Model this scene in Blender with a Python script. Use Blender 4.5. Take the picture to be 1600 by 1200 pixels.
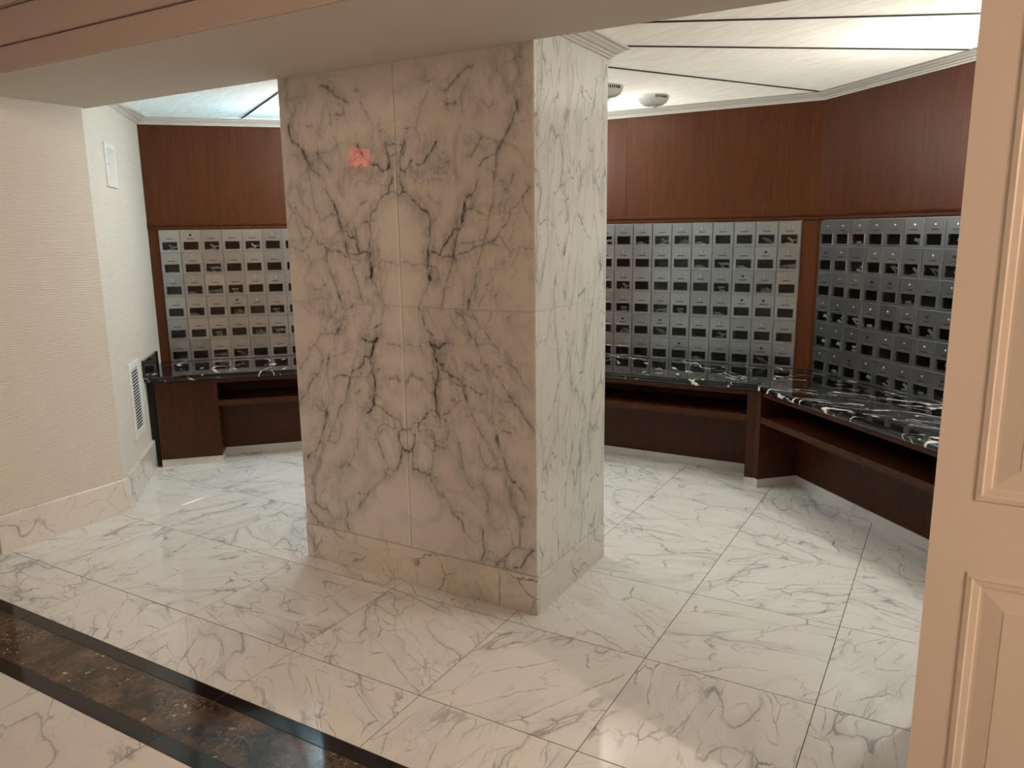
import bpy, bmesh, math, random
import numpy as np
from mathutils import Matrix, Vector
random.seed(7); rng = np.random.default_rng(5)
for o in list(bpy.data.objects): bpy.data.objects.remove(o, do_unlink=True)
scene = bpy.context.scene; COL = scene.collection
PI = math.pi; S2 = 2 ** -.5

# ---------------------------------------------------------------- camera, world, lamps, exposure
cam_d = bpy.data.cameras.new('camera'); cam = bpy.data.objects.new('camera', cam_d); COL.objects.link(cam)
cam_d.sensor_width = 36; cam_d.lens = 26.995; cam_d.clip_start = .02
r, d, f = (.866716, .498637, -.012835), (.085138, -.173242, -.981192), (-.491482, .849322, -.192605)
cam.matrix_world = Matrix(((r[0], -d[0], -f[0], .29716), (r[1], -d[1], -f[1], -1.94291), (r[2], -d[2], -f[2], 1.59153), (0, 0, 0, 1)))
scene.camera = cam
w = bpy.data.worlds.new('world'); scene.world = w; w.use_nodes = True
w.node_tree.nodes['Background'].inputs[0].default_value = (.9, .85, .8, 1); w.node_tree.nodes['Background'].inputs[1].default_value = .02
vs = scene.view_settings; vs.view_transform = 'Standard'; vs.look = 'None'; vs.gamma = 1; vs.use_curve_mapping = False; vs.exposure = -.12

def lamp(name, kind, loc, energy, color, size=.1, rot=(0, 0, 0)):
    l = bpy.data.lights.new(name, kind); l.energy = energy; l.color = color
    if kind == 'AREA': l.shape = 'DISK'; l.size = size
    else: l.shadow_soft_size = size
    o = bpy.data.objects.new(name, l); COL.objects.link(o); o.location = loc; o.rotation_euler = rot
    return o
COOL = (.98, 1.0, .96); COOLB = (.42, .75, 1.0); WARM = (1.0, .80, .62)
# lamps above the translucent ceiling panels of the alcove
for (x, y, e, c) in ((.18, 2.12, 38, COOL), (-1.92, 3.02, 31, COOL), (-3.66, 2.02, 36, COOLB)):
    lamp('ceiling_lamp', 'POINT', (x, y, 2.56), e, c, .08)
# added fill lamps, out of view under the alcove ceiling, to brighten its floor
ALC_FILL = [(.80, 1.72, 38), (-2.72, 2.62, 32), (-3.12, 1.82, 30)]
for (x, y, e) in ALC_FILL:
    lamp('alcove_fill_lamp', 'POINT', (x, y, 2.24), e, COOL, .10)
# opal ceiling lights of the lobby
LOBBY_Z = 2.80
DOWN = [(4.4, -1.6, 400), (1.5, -3.0, 14), (-1.6, -3.4, 10), (-2.4, -6.2, 20), (2.6, -6.0, 20)]
for (x, y, e) in DOWN:
    lamp('lobby_lamp', 'POINT', (x, y, LOBBY_Z - .22), e, WARM, .10)

# ---------------------------------------------------------------- helpers
def link(name, me, mat=None, parent=None, loc=None):
    o = bpy.data.objects.new(name, me); COL.objects.link(o)
    if mat is not None and me is not None and not me.materials: me.materials.append(mat)
    if parent: o.parent = parent
    if loc: o.location = loc
    return o
def empty(name, loc=(0, 0, 0), rz=0, parent=None):
    o = bpy.data.objects.new(name, None); COL.objects.link(o); o.location = loc; o.rotation_euler = (0, 0, rz); o.empty_display_size = .1
    if parent: o.parent = parent
    return o
def tag(o, label, cat, group=None):
    o['label'] = label; o['category'] = cat
    if group: o['group'] = group
    return o
def struct(o): o['kind'] = 'structure'; return o
def mesh(name, v, fc, smooth=False):
    me = bpy.data.meshes.new(name); me.from_pydata([tuple(p) for p in v], [], fc); me.validate(); me.update()
    bm = bmesh.new(); bm.from_mesh(me); bmesh.ops.recalc_face_normals(bm, faces=bm.faces); bm.to_mesh(me); bm.free()
    if smooth:
        for p in me.polygons: p.use_smooth = True
    return me
class MB:
    def __init__(s): s.v = []; s.f = []
    def add(s, v, f):
        n = len(s.v); s.v += [tuple(p) for p in v]; s.f += [tuple(i + n for i in q) for q in f]; return s
    def box(s, a, b, c=0):
        x0, y0, z0 = a; x1, y1, z1 = b
        if c <= 0:
            v = [(x0, y0, z0), (x1, y0, z0), (x1, y1, z0), (x0, y1, z0), (x0, y0, z1), (x1, y0, z1), (x1, y1, z1), (x0, y1, z1)]
            return s.add(v, [(0, 3, 2, 1), (4, 5, 6, 7), (0, 1, 5, 4), (1, 2, 6, 5), (2, 3, 7, 6), (3, 0, 4, 7)])
        bm = bmesh.new(); bmesh.ops.create_cube(bm, size=1)
        for q in bm.verts: q.co = ((x0 + x1) / 2 + q.co.x * (x1 - x0), (y0 + y1) / 2 + q.co.y * (y1 - y0), (z0 + z1) / 2 + q.co.z * (z1 - z0))
        bmesh.ops.bevel(bm, geom=bm.edges, offset=c, segments=1, affect='EDGES', profile=.5); bm.verts.index_update()
        s.add([q.co[:] for q in bm.verts], [tuple(q.index for q in fc.verts) for fc in bm.faces]); bm.free(); return s
    def prism(s, poly, z0, z1):
        n = len(poly); v = [(x, y, z0) for x, y in poly] + [(x, y, z1) for x, y in poly]
        return s.add(v, [tuple(range(n))[::-1], tuple(range(n, 2 * n))] + [(i, (i + 1) % n, n + (i + 1) % n, n + i) for i in range(n)])
    def lathe(s, prof, n=24, c=(0, 0, 0)):
        v = []; fc = []
        for (rad, z) in prof:
            for k in range(n): v.append((c[0] + rad * math.cos(2 * PI * k / n), c[1] + rad * math.sin(2 * PI * k / n), c[2] + z))
        for i in range(len(prof) - 1):
            for k in range(n): fc.append((i * n + k, i * n + (k + 1) % n, (i + 1) * n + (k + 1) % n, (i + 1) * n + k))
        fc.append(tuple(range(n))); fc.append(tuple(range((len(prof) - 1) * n, len(prof) * n)))
        return s.add(v, fc)
    def build(s, name, mat, parent=None, loc=None, smooth=False):
        return link(name, mesh(name, s.v, s.f, smooth), mat, parent, loc)
def lines_offset(path, off):
    """points of an open 2-D path moved to its left by off, mitred"""
    n = len(path); out = []
    for i in range(n):
        ds = []
        if i > 0: ds.append((Vector(path[i]) - Vector(path[i - 1])).normalized())
        if i < n - 1: ds.append((Vector(path[i + 1]) - Vector(path[i])).normalized())
        ns = [Vector((-t.y, t.x)) for t in ds]
        if len(ns) == 1: q = ns[0] * off
        else: m = (ns[0] + ns[1]).normalized(); q = m * (off / m.dot(ns[0]))
        out.append((path[i][0] + q.x, path[i][1] + q.y))
    return out
def sweep(path, prof, name, mat, parent=None, closed_prof=True):
    rows = [[(p[0], p[1], z) for p in lines_offset(path, o)] for (o, z) in prof]
    v = []; fc = []; n = len(path); m = len(prof)
    for k in range(n):
        for j in range(m): v.append(rows[j][k])
    for k in range(n - 1):
        for j in range(m if closed_prof else m - 1):
            j2 = (j + 1) % m; fc.append((k * m + j, k * m + j2, (k + 1) * m + j2, (k + 1) * m + j))
    fc.append(tuple(range(m))); fc.append(tuple(range((n - 1) * m, n * m)))
    return link(name, mesh(name, v, fc), mat, parent)

# ---------------------------------------------------------------- materials
class NT:
    def __init__(s, name):
        s.m = bpy.data.materials.new(name); s.m.use_nodes = True; s.t = s.m.node_tree; s.b = s.t.nodes['Principled BSDF']
    def n(s, typ, **kw):
        q = s.t.nodes.new(typ)
        for k, v in kw.items():
            if hasattr(q, k): setattr(q, k, v)
            else: s.set(q, k, v)
        return q
    def set(s, q, k, v):
        i = q.inputs[int(k[1:])] if k[0] == '_' and k[1:].isdigit() else q.inputs[k.replace('_', ' ')]
        if isinstance(v, bpy.types.NodeSocket): s.t.links.new(v, i)
        else: i.default_value = v
    def math(s, op, a, b=0.0, c=False):
        q = s.t.nodes.new('ShaderNodeMath'); q.operation = op; q.use_clamp = c
        s.set(q, '_0', a); s.set(q, '_1', b); return q.outputs[0]
    def rng(s, v, a, b, c=0.0, d_=1.0, smooth=True):
        q = s.t.nodes.new('ShaderNodeMapRange'); q.interpolation_type = 'SMOOTHSTEP' if smooth else 'LINEAR'
        for k, x in zip(('Value', 'From Min', 'From Max', 'To Min', 'To Max'), (v, a, b, c, d_)): s.set(q, k, x)
        return q.outputs[0]
    def noise(s, vec, scale, detail=3, rough=.5, dist=0.0, out=0):
        q = s.t.nodes.new('ShaderNodeTexNoise')
        for k, x in (('Vector', vec), ('Scale', scale), ('Detail', detail), ('Roughness', rough), ('Distortion', dist)): s.set(q, k, x)
        return q.outputs[out]
    def mix(s, fac, a, b, blend='MIX'):
        q = s.t.nodes.new('ShaderNodeMix'); q.data_type = 'RGBA'; q.blend_type = blend
        for k, x in ((0, fac), (6, a), (7, b)):
            if isinstance(x, bpy.types.NodeSocket): s.t.links.new(x, q.inputs[k])
            else: q.inputs[k].default_value = x if k == 0 else (*x, 1)[:4]
        return q.outputs[2]
    def vmath(s, op, a, b=None):
        q = s.t.nodes.new('ShaderNodeVectorMath'); q.operation = op; s.set(q, '_0', a)
        if b is not None: s.set(q, 'Scale' if op == 'SCALE' else '_1', b)
        return q.outputs[0]
    def pos(s): return s.t.nodes.new('ShaderNodeNewGeometry').outputs['Position']
    def objco(s): return s.t.nodes.new('ShaderNodeTexCoord').outputs['Object']
    def rnd(s): return s.t.nodes.new('ShaderNodeObjectInfo').outputs['Random']
    def attr(s, name): q = s.t.nodes.new('ShaderNodeAttribute'); q.attribute_name = name; return q.outputs['Fac']
    def rot(s, vec, ang, axis=(0, 0, 1)):
        q = s.t.nodes.new('ShaderNodeVectorRotate'); q.inputs['Axis'].default_value = axis
        s.set(q, 'Vector', vec); s.set(q, 'Angle', ang); return q.outputs[0]
    def bump(s, h, strength=.3, dist=.002):
        q = s.t.nodes.new('ShaderNodeBump'); s.set(q, 'Height', h); q.inputs['Strength'].default_value = strength; q.inputs['Distance'].default_value = dist
        s.set(s.b, 'Normal', q.outputs[0])
    def done(s, color=None, rough=.5, metal=0.0, spec=.5):
        if color is not None: s.set(s.b, 'Base Color', color if isinstance(color, bpy.types.NodeSocket) else (*color, 1)[:4])
        s.set(s.b, 'Roughness', rough); s.set(s.b, 'Metallic', metal); s.set(s.b, 'Specular IOR Level', spec); return s.m
def plain(name, color, rough=.5, metal=0.0, spec=.5): return NT(name).done(color, rough, metal, spec)

def marble(name, base, cloud, vein, scale=1.0, amt=1.0, stretch=(1, 1, 1), rough=.07, randomise=True, attr=None, turn=.6, width=1.0, axis=(0, 0, 1), fine=1.0, cl_amt=.5, net=0, wamp=.34):
    t = NT(name); p = t.pos()
    if randomise:
        rn = t.rnd()
        p = t.rot(p, t.math('MULTIPLY', t.math('FLOOR', t.math('MULTIPLY', rn, 7.99)), PI / 2 + .23), axis)
        off = t.n('ShaderNodeCombineXYZ'); t.set(off, 'X', t.math('MULTIPLY', rn, 91.7)); t.set(off, 'Y', t.math('MULTIPLY', rn, -53.3)); t.set(off, 'Z', t.math('MULTIPLY', rn, 37.1))
        p = t.vmath('ADD', p, off.outputs[0])
    p = t.rot(p, turn, axis); p = t.vmath('MULTIPLY', p, stretch)
    warp = t.vmath('SCALE', t.vmath('SUBTRACT', t.noise(p, 1.3 * scale, 2, .5, out=1), (.5, .5, .5)), wamp / scale)
    wrp2 = t.vmath('SCALE', t.vmath('SUBTRACT', t.noise(p, 8 * scale, 4, .6, out=1), (.5, .5, .5)), .085 / scale)
    pw = t.vmath('ADD', p, t.vmath('ADD', warp, wrp2))
    mask = t.rng(t.noise(p, 1.3 * scale, 2), .40, .62)
    n1 = t.math('ABSOLUTE', t.math('SUBTRACT', t.noise(pw, 1.25 * scale, 2.2, .45), .5))
    v1 = t.math('MULTIPLY', t.rng(n1, 0, .010 * width, .75, 0), t.rng(t.noise(p, 2.6 * scale, 3), .38, .62, .08, 1))
    halo = t.math('MULTIPLY', t.rng(n1, 0, .07, 1, 0), mask)
    q = t.n('ShaderNodeTexVoronoi', feature='DISTANCE_TO_EDGE'); t.set(q, 'Vector', pw); t.set(q, 'Scale', 2.6 * scale)
    v2 = t.math('MULTIPLY', t.rng(q.outputs['Distance'], 0, .020 * width, fine, 0), t.math('MULTIPLY', mask, t.rng(t.noise(p, 3.1 * scale, 3), .42, .6)))
    q2 = t.n('ShaderNodeTexVoronoi', feature='DISTANCE_TO_EDGE'); t.set(q2, 'Vector', pw); t.set(q2, 'Scale', 6.5 * scale)
    v3 = t.math('MULTIPLY', t.math('MULTIPLY', t.rng(q2.outputs['Distance'], 0, .03 * width, .7 * fine, 0), t.rng(t.noise(p, 2.7 * scale, 2), .5, .68)), mask)
    v = t.math('MAXIMUM', v1, t.math('MAXIMUM', v2, v3))
    if net:
        q3 = t.n('ShaderNodeTexVoronoi', feature='DISTANCE_TO_EDGE'); t.set(q3, 'Vector', t.vmath('ADD', pw, (3.1, 7.7, 1.9))); t.set(q3, 'Scale', 1.7 * scale)
        brk = t.rng(t.noise(p, 4.5 * scale, 4, .6), .36, .66, 0, 1)
        v = t.math('MAXIMUM', v, t.math('MULTIPLY', t.rng(q3.outputs['Distance'], 0, .016 * width, .8 * net, 0), brk))
        n5 = t.math('ABSOLUTE', t.math('SUBTRACT', t.noise(t.vmath('ADD', pw, (5.3, 1.7, 8.8)), 2.4 * scale, 1.5, .4), .5))
        v = t.math('MAXIMUM', v, t.math('MULTIPLY', t.rng(n5, 0, .012 * width, .5 * net, 0), t.rng(t.noise(p, 3.3 * scale, 3), .42, .66)))
    soft = t.math('MULTIPLY', t.math('MAXIMUM', halo, t.rng(t.noise(pw, 1.7 * scale, 5, .6), .5, .78)), cl_amt)
    if attr:
        a = t.attr(attr); b_ = t.attr(attr + '_soft')
        v = t.math('MAXIMUM', t.math('MULTIPLY', v, t.math('ADD', .10, t.math('MULTIPLY', b_, 1.1), True)), a); soft = t.math('ADD', t.math('MULTIPLY', soft, .5), t.math('MULTIPLY', b_, .9), True)
    col = t.mix(soft, base, cloud); col = t.mix(t.math('MULTIPLY', v, amt, True), col, vein)
    return t.done(col, rough, 0, .5)

M = {}
M['floor'] = marble('floor_marble', (.86, .85, .82), (.60, .60, .60), (.20, .20, .22), 1.25, .85, (1, 2.6, 1), .06, cl_amt=.5, net=1)
M['lobby_floor'] = marble('lobby_marble', (.78, .74, .70), (.62, .57, .55), (.25, .21, .21), .9, .75, (1, 2.6, 1), .07, cl_amt=.4, turn=.2)
M['colfront'] = marble('column_marble_front', (.74, .71, .68), (.36, .345, .33), (.045, .042, .042), 3.0, 1.0, (1, 1, 1), .015, False, 'vein', axis=(0, 1, 0), net=1.0)
M['colside'] = marble('column_marble_side', (.74, .74, .68), (.45, .47, .46), (.15, .18, .20), 2.0, .85, (1, 2.6, .8), .10, False, turn=.12, axis=(1, 0, 0), width=1.2, cl_amt=.5, net=1.3)
M['base'] = marble('base_marble', (.74, .71, .66), (.52, .50, .47), (.16, .15, .15), 1.9, .9, (1, 1, 1), .1, True, axis=(0, 1, 0), cl_amt=.5, net=.5)
def black_marble(name, turn, stretch, scale, cover):
    t = NT(name); p = t.pos(); p = t.vmath('MULTIPLY', t.rot(p, turn), stretch)
    pw = t.vmath('ADD', p, t.vmath('ADD', t.vmath('SCALE', t.vmath('SUBTRACT', t.noise(p, 1.6 * scale, 2, .5, out=1), (.5, .5, .5)), .4 / scale), t.vmath('SCALE', t.vmath('SUBTRACT', t.noise(p, 9 * scale, 4, .6, out=1), (.5, .5, .5)), .10 / scale)))
    n1 = t.math('ABSOLUTE', t.math('SUBTRACT', t.noise(pw, 1.5 * scale, 2.5, .45), .5)); wd = t.rng(t.noise(p, 3.4 * scale, 3), .38, .72, .0015, .022)
    v1 = t.math('MULTIPLY', t.rng(t.math('DIVIDE', n1, wd), .7, 1.1, 1, 0), t.rng(t.noise(p, 1.7 * scale, 2), .56 - cover, .60 - cover))
    n2 = t.math('ABSOLUTE', t.math('SUBTRACT', t.noise(t.vmath('ADD', pw, (4.4, 9.1, 2.2)), 2.6 * scale, 1.5, .4), .5))
    v2 = t.math('MULTIPLY', t.rng(n2, .004, .010, .9, 0), t.rng(t.noise(p, 2.9 * scale, 2), .62 - cover, .68 - cover))
    return t.done(t.mix(t.math('MAXIMUM', v1, v2), (.006, .006, .007), (.80, .78, .75)), .06, 0, .5)
M['black'] = black_marble('black_marble', .9, (1, 2.0, 1.5), 1.5, .06)
M['black_right'] = black_marble('black_marble_dense', .12, (1, 4.4, 2.5), 1.15, .17)
M['joint'] = plain('light_joint', (.78, .75, .69), .6)
M['granite'] = plain('black_border_stone', (.006, .006, .007), .07)
t = NT('brown_marble'); p = t.pos(); pw = t.vmath('ADD', p, t.vmath('SCALE', t.vmath('SUBTRACT', t.noise(p, 9, 5, .65, out=1), (.5, .5, .5)), .09))
c = t.mix(t.rng(t.noise(pw, 7, 8, .7), .35, .68), (.022, .014, .010), (.150, .088, .056))
q = t.n('ShaderNodeTexVoronoi', feature='DISTANCE_TO_EDGE'); t.set(q, 'Vector', pw); t.set(q, 'Scale', 26.)
c = t.mix(t.math('MULTIPLY', t.rng(q.outputs['Distance'], 0, .05, .8, 0), t.rng(t.noise(p, 6, 3), .47, .62)), c, (.33, .22, .15))
q = t.n('ShaderNodeTexVoronoi'); t.set(q, 'Vector', pw); t.set(q, 'Scale', 30.)
c = t.mix(t.math('MULTIPLY', t.rng(q.outputs['Distance'], .12, .22, 1, 0), t.rng(t.noise(p, 4, 2), .48, .58)), c, (.55, .43, .33))
M['brown'] = t.done(c, .07)
M['grout'] = plain('grout', (.06, .055, .05), .8)
def wood(name, a, b, rough=.28):
    t = NT(name); p = t.objco(); g = t.vmath('MULTIPLY', t.pos(), (22, 22, 1.1))
    n1 = t.noise(g, 1.4, 5, .6, 1.0); n2 = t.noise(t.vmath('MULTIPLY', t.pos(), (160, 160, 5)), 1.0, 2)
    c = t.mix(t.rng(n1, .3, .7), a, b); c = t.mix(t.math('MULTIPLY', t.rng(n2, .4, .7), .30), c, tuple(x * .6 for x in a))
    t.bump(n2, .08, .001); return t.done(c, rough, 0, .22)
M['wood'] = wood('mahogany_wood', (.074, .0205, .0058), (.100, .0285, .0084), .36)
M['wood_low'] = wood('cabinet_wood', (.048, .0140, .0052), (.064, .0190, .0070), .36)
M['shadowgap'] = plain('gap_shade_black', (.004, .004, .004), .9)  # near-black colour standing in for the shade inside the cabinet gap
t = NT('grasscloth_wallpaper'); p = t.pos(); nz = t.noise(t.vmath('MULTIPLY', p, (14, 14, 60)), 1.0, 3)
sep = t.n('ShaderNodeSeparateXYZ'); t.set(sep, 'Vector', p)
wv = t.math('SINE', t.math('ADD', t.math('MULTIPLY', sep.outputs['Z'], 2 * PI / .0125), t.math('MULTIPLY', nz, 7.0)))
t.bump(t.math('ADD', wv, t.noise(p, 260, 2)), .40, .0016)
M['paper'] = t.done(t.mix(t.rng(wv, -1, 1), (.645, .605, .54), (.70, .665, .60)), .75, 0, .25)
M['paint'] = plain('cream_paint', (.66, .58, .50), .6, 0, .3)
M['soffit'] = plain('soffit_paint', (.62, .56, .49), .7, 0, .25)
M['fascia'] = plain('fascia_paint', (.52, .43, .39), .6, 0, .3)
t = NT('satin_door_paint'); t.bump(t.noise(t.pos(), 420, 2), .12, .0008); M['doorpaint'] = t.done((.62, .53, .455), .42, 0, .35)
M['crown'] = plain('crown_paint', (.66, .64, .59), .45, 0, .35)
M['white'] = plain('white_metal_paint', (.78, .79, .79), .4)
M['ventdark'] = plain('vent_interior', (.05, .05, .05), .8)
M['plinth'] = marble('plinth_marble', (.66, .65, .63), (.56, .55, .54), (.40, .40, .40), 1.5, .5, (1, 1, 1), .25)
M['lobbywall'] = plain('lobby_wall_paint', (.55, .47, .39), .7)
M['plenum'] = plain('plenum_white', (.8, .8, .8), .9)
M['bar'] = plain('ceiling_joint_bar', (.012, .010, .009), .6)
# translucent ceiling panel
t = NT('translucent_ceiling_panel'); p = t.vmath('MULTIPLY', t.rot(t.pos(), .5), (3, 26, 1)); s_ = t.rng(t.noise(p, 1.6, 5, .6, .6), .3, .7)
c = t.mix(s_, (.80, .745, .65), (.93, .89, .82))
tr = t.n('ShaderNodeBsdfTranslucent'); t.set(tr, 'Color', c)
t.done(c, .32, 0, .5); ms = t.n('ShaderNodeMixShader'); ms.inputs[0].default_value = .42
t.t.links.new(t.b.outputs[0], ms.inputs[1]); t.t.links.new(tr.outputs[0], ms.inputs[2])
t.t.links.new(ms.outputs[0], t.t.nodes['Material Output'].inputs[0]); M['panel'] = t.m
# mailbox aluminium
t = NT('brushed_aluminium'); p = t.objco(); g = t.noise(t.vmath('ADD', t.vmath('MULTIPLY', p, (30, 30, 900)), t.vmath('SCALE', (9., 7., 5.), t.rnd())), 1.0, 3)
rn = t.rnd(); c = t.mix(t.rng(rn, 0, 1, smooth=False), (.31, .335, .355), (.43, .445, .455)); c = t.mix(t.math('MULTIPLY', g, .35), c, (.26, .275, .29))
t.bump(g, .05, .0005); M['alu'] = t.done(c, .26, .95, .5)
M['alu_frame'] = plain('aluminium_frame', (.55, .56, .56), .34, .9)
M['alu_dark'] = plain('mailbox_inside', (.020, .019, .018), .5, .3)
M['lock'] = plain('lock_chrome', (.62, .61, .58), .18, 1.0)
M['lockdark'] = plain('keyhole_black', (.008, .008, .008), .5)
M['paperwhite'] = plain('letter_glint_paper', (.72, .72, .70), .45)  # also the bright streaks in the mailbox windows
t = NT('window_glass'); tb = t.n('ShaderNodeBsdfTransparent'); tb.inputs[0].default_value = (.72, .74, .74, 1)
gl = t.n('ShaderNodeBsdfGlossy'); gl.inputs['Roughness'].default_value = .06; gl.inputs['Color'].default_value = (.9, .9, .9, 1)
fr = t.n('ShaderNodeFresnel'); fr.inputs[0].default_value = 1.5; ms = t.n('ShaderNodeMixShader')
t.t.links.new(fr.outputs[0], ms.inputs[0]); t.t.links.new(tb.outputs[0], ms.inputs[1]); t.t.links.new(gl.outputs[0], ms.inputs[2])
t.t.links.new(ms.outputs[0], t.t.nodes['Material Output'].inputs[0]); M['glass'] = t.m
M['plastic'] = plain('detector_plastic', (.70, .69, .66), .4)
M['slot'] = plain('detector_slot', (.03, .03, .03), .7)
t = NT('red_sign'); t.set(t.b, 'Emission Color', (1, .04, .025, 1)); t.set(t.b, 'Emission Strength', 6.0); M['red'] = t.done((.6, .05, .04), .5)
t = NT('downlight_lens'); t.set(t.b, 'Emission Color', (1, .74, .5, 1)); t.set(t.b, 'Emission Strength', 4.0); M['lens'] = t.done((.9, .9, .9), .5)

t = NT('fill_bowl_glow'); t.set(t.b, 'Emission Color', (.98, 1, .97, 1)); t.set(t.b, 'Emission Strength', 6.0); M['fill_glow'] = t.done((.9, .9, .9), .5)  # glow of the added fill bowls in the alcove
# ---------------------------------------------------------------- plan of the place (metres; tile = 0.61)
XC = -1.783
BR, BL = (-.53, 3.53), (-3.17, 3.53)
RE, LE = (1.32, 1.68), (-4.95, 1.75)          # far ends of the two slanted mailbox walls
JR, JL = (.2915, .6515), (-3.865, .665)       # alcove corners of the passage jambs
YF, YB = -.025, .70                           # front and back of the header over the opening
SOF, CZ_COL, CZ_WALL, WOOD_TOP, CTR, BANK_TOP = 2.285, 2.395, 2.445, 2.40, .655, 1.648

# floor: one tile, one object
floor = struct(empty('floor', (XC, 0, 0)))
def fl(o): o.matrix_parent_inverse = floor.matrix_basis.inverted(); return o
bed = MB().box((-5.75, -8.1, -.06), (6.1, 4.2, -.0009)); o = bed.build('bedding', M['grout'], floor); fl(o)
T = .61; TY = .608; tile_cache = {}
def tile(x0, x1, y0, y1, mat, name='tile'):
    k = (round(x1 - x0, 3), round(y1 - y0, 3), mat)
    if k not in tile_cache:
        a, b = (x1 - x0) / 2 - .0014, (y1 - y0) / 2 - .0017
        tile_cache[k] = mesh(name, *(lambda m: (m.v, m.f))(MB().box((-a, -b, -.012), (a, b, 0), .0006))); tile_cache[k].materials.append(M[mat])
    return fl(link(name, tile_cache[k], None, floor, ((x0 + x1) / 2, (y0 + y1) / 2, 0)))
for i in range(-9, 10):
    for j in range(0, 6):
        cx, cy = (i + .5) * T, (j + .5) * TY
        if cy < .62 and not (-4.2 < cx < .62): continue
        if cx + cy > 3.6 or cy - cx > 7.2 or cx + cy < -3.75 or cx - cy > .3: continue
        tile(i * T, (i + 1) * T, j * TY, (j + 1) * TY, 'floor')
    tile(i * T, (i + 1) * T, -.318, 0, 'floor')
    for j in range(7): tile(i * T, (i + 1) * T, -.638 - (j + 1) * TY, -.638 - j * TY, 'lobby_floor')
for k in range(-5, 7):
    x0 = -1.83 + k * 2 * T; x1 = x0 + 2 * T
    if x0 > 6 or x1 < -6: continue
    tile(x0, x1, -.377, -.318, 'granite', 'border_stone'); tile(x0, x1, -.638, -.579, 'granite', 'border_stone'); tile(x0, x1, -.579, -.377, 'brown', 'border_slab')
for j in range(7, 12): tile(-5.49, 6.1, -.638 - (j + 1) * TY, -.638 - j * TY, 'lobby_floor')

# walls: structural shells behind the linings
def wall(name, a, b, th, z0, z1, mat):
    """a to b with the room on the left; the shell lies on the right"""
    q = lines_offset([a, b], -th); w_ = MB().prism([a, b, q[1], q[0]], z0, z1).build(name, M[mat]); return struct(w_)
RDEP = .17   # depth of the recess that holds the mailboxes
full = [RE, BR, BL, LE]; deep = lines_offset(full, -RDEP)
wall_back = wall('wall_back', deep[1], deep[2], .1, 0, 3.0, 'plenum')
wall_right = wall('wall_right', (deep[0][0] + .3, deep[0][1] - .3), deep[1], .1, 0, 3.0, 'plenum')
wall_left = wall('wall_left', deep[2], (deep[3][0] - .3, deep[3][1] - .3), .1, 0, 3.0, 'plenum')
# papered walls on the left, plain ones mirrored on the right
wp = struct(MB().prism([LE, JL, (-3.865, YF), (-5.65, YF), (-5.65, .2), (-4.6, .35), (-5.25, 1.45)], 0, 3.0).build('wall_paper_left', M['paper']))
wp.name = 'wall_side_left'
wr = struct(MB().prism([(.2915, YF), JR, RE, (1.62, 1.38), (.9, .35), (6.0, .2), (6.0, YF)], 0, 3.0).build('wall_side_right', M['paint']))
# header over the opening
hd = struct(MB().box((-5.65, YF, SOF), (6.0, YB, 3.0)).build('wall_front', M['soffit']))
def fascia(y0, y1, z0, z1, name): q = MB().box((-5.65, y0, z0), (6.0, y1, z1), .003).build(name, M['fascia'], hd); return q
fascia(YF - .012, YF, SOF + .001, 2.384, 'fascia_board'); fascia(YF - .024, YF, 2.388, 2.520, 'fascia_board'); fascia(YF - .05, YF, 2.523, 2.60, 'fascia_board')
# lobby behind the camera
struct(MB().box((-5.75, -8.1, LOBBY_Z), (6.1, YF - .001, LOBBY_Z + .1)).build('ceiling_lobby', M['soffit']))
struct(MB().box((-5.75, -8.1, 0), (-5.65, YF, LOBBY_Z)).build('wall_lobby_left', M['lobbywall']))
struct(MB().box((6.0, -8.1, 0), (6.1, YF, LOBBY_Z)).build('wall_lobby_right', M['lobbywall']))
struct(MB().box((-5.65, -8.2, 0), (6.0, -8.1, LOBBY_Z)).build('wall_lobby_back', M['lobbywall']))

# panelling of the wall on the right of the opening
def raised_panel(x0, x1, z0, z1):
    """moulded frame stepping in, then a raised field, on the wall face y = YF"""
    steps = [(0, 0), (.004, .010), (.014, .014), (.018, .008), (.030, .004), (.034, -.002), (.040, -.002), (.078, .009), (.081, .012), (.084, .012)]
    v = []; fc = []
    for (i_, o_) in steps:
        for (x, z) in ((x0 + i_, z0 + i_), (x1 - i_, z0 + i_), (x1 - i_, z1 - i_), (x0 + i_, z1 - i_)): v.append((x, YF - .0185 - o_ * .4, z))
    for k in range(len(steps) - 1):
        for j in range(4): fc.append((k * 4 + j, k * 4 + (j + 1) % 4, k * 4 + 4 + (j + 1) % 4, k * 4 + 4 + j))
    n = len(v) - 4; fc.append((n, n + 1, n + 2, n + 3)); return link('raised_panel', mesh('raised_panel', v, fc), M['doorpaint'], door)
door = struct(empty('door_1', (.2915, YF, 0)))
def dr(o): o.matrix_parent_inverse = door.matrix_basis.inverted(); return o
DX0, DX1, PX0, PX1 = .2915, 1.20, .368, 1.12
for (x0, x1, z0, z1) in ((DX0, PX0, .01, 2.28), (PX1, DX1, .01, 2.28), (PX0, PX1, .01, .16), (PX0, PX1, .836, 1.0), (PX0, PX1, 2.16, 2.28)):
    dr(MB().box((x0, YF - .0195, z0), (x1, YF - .001, z1)).build('stile' if x1 - x0 < .2 else 'rail', M['doorpaint'], door))
dr(raised_panel(PX0, PX1, 1.0, 2.16)); dr(raised_panel(PX0, PX1, .16, .836))

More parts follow.
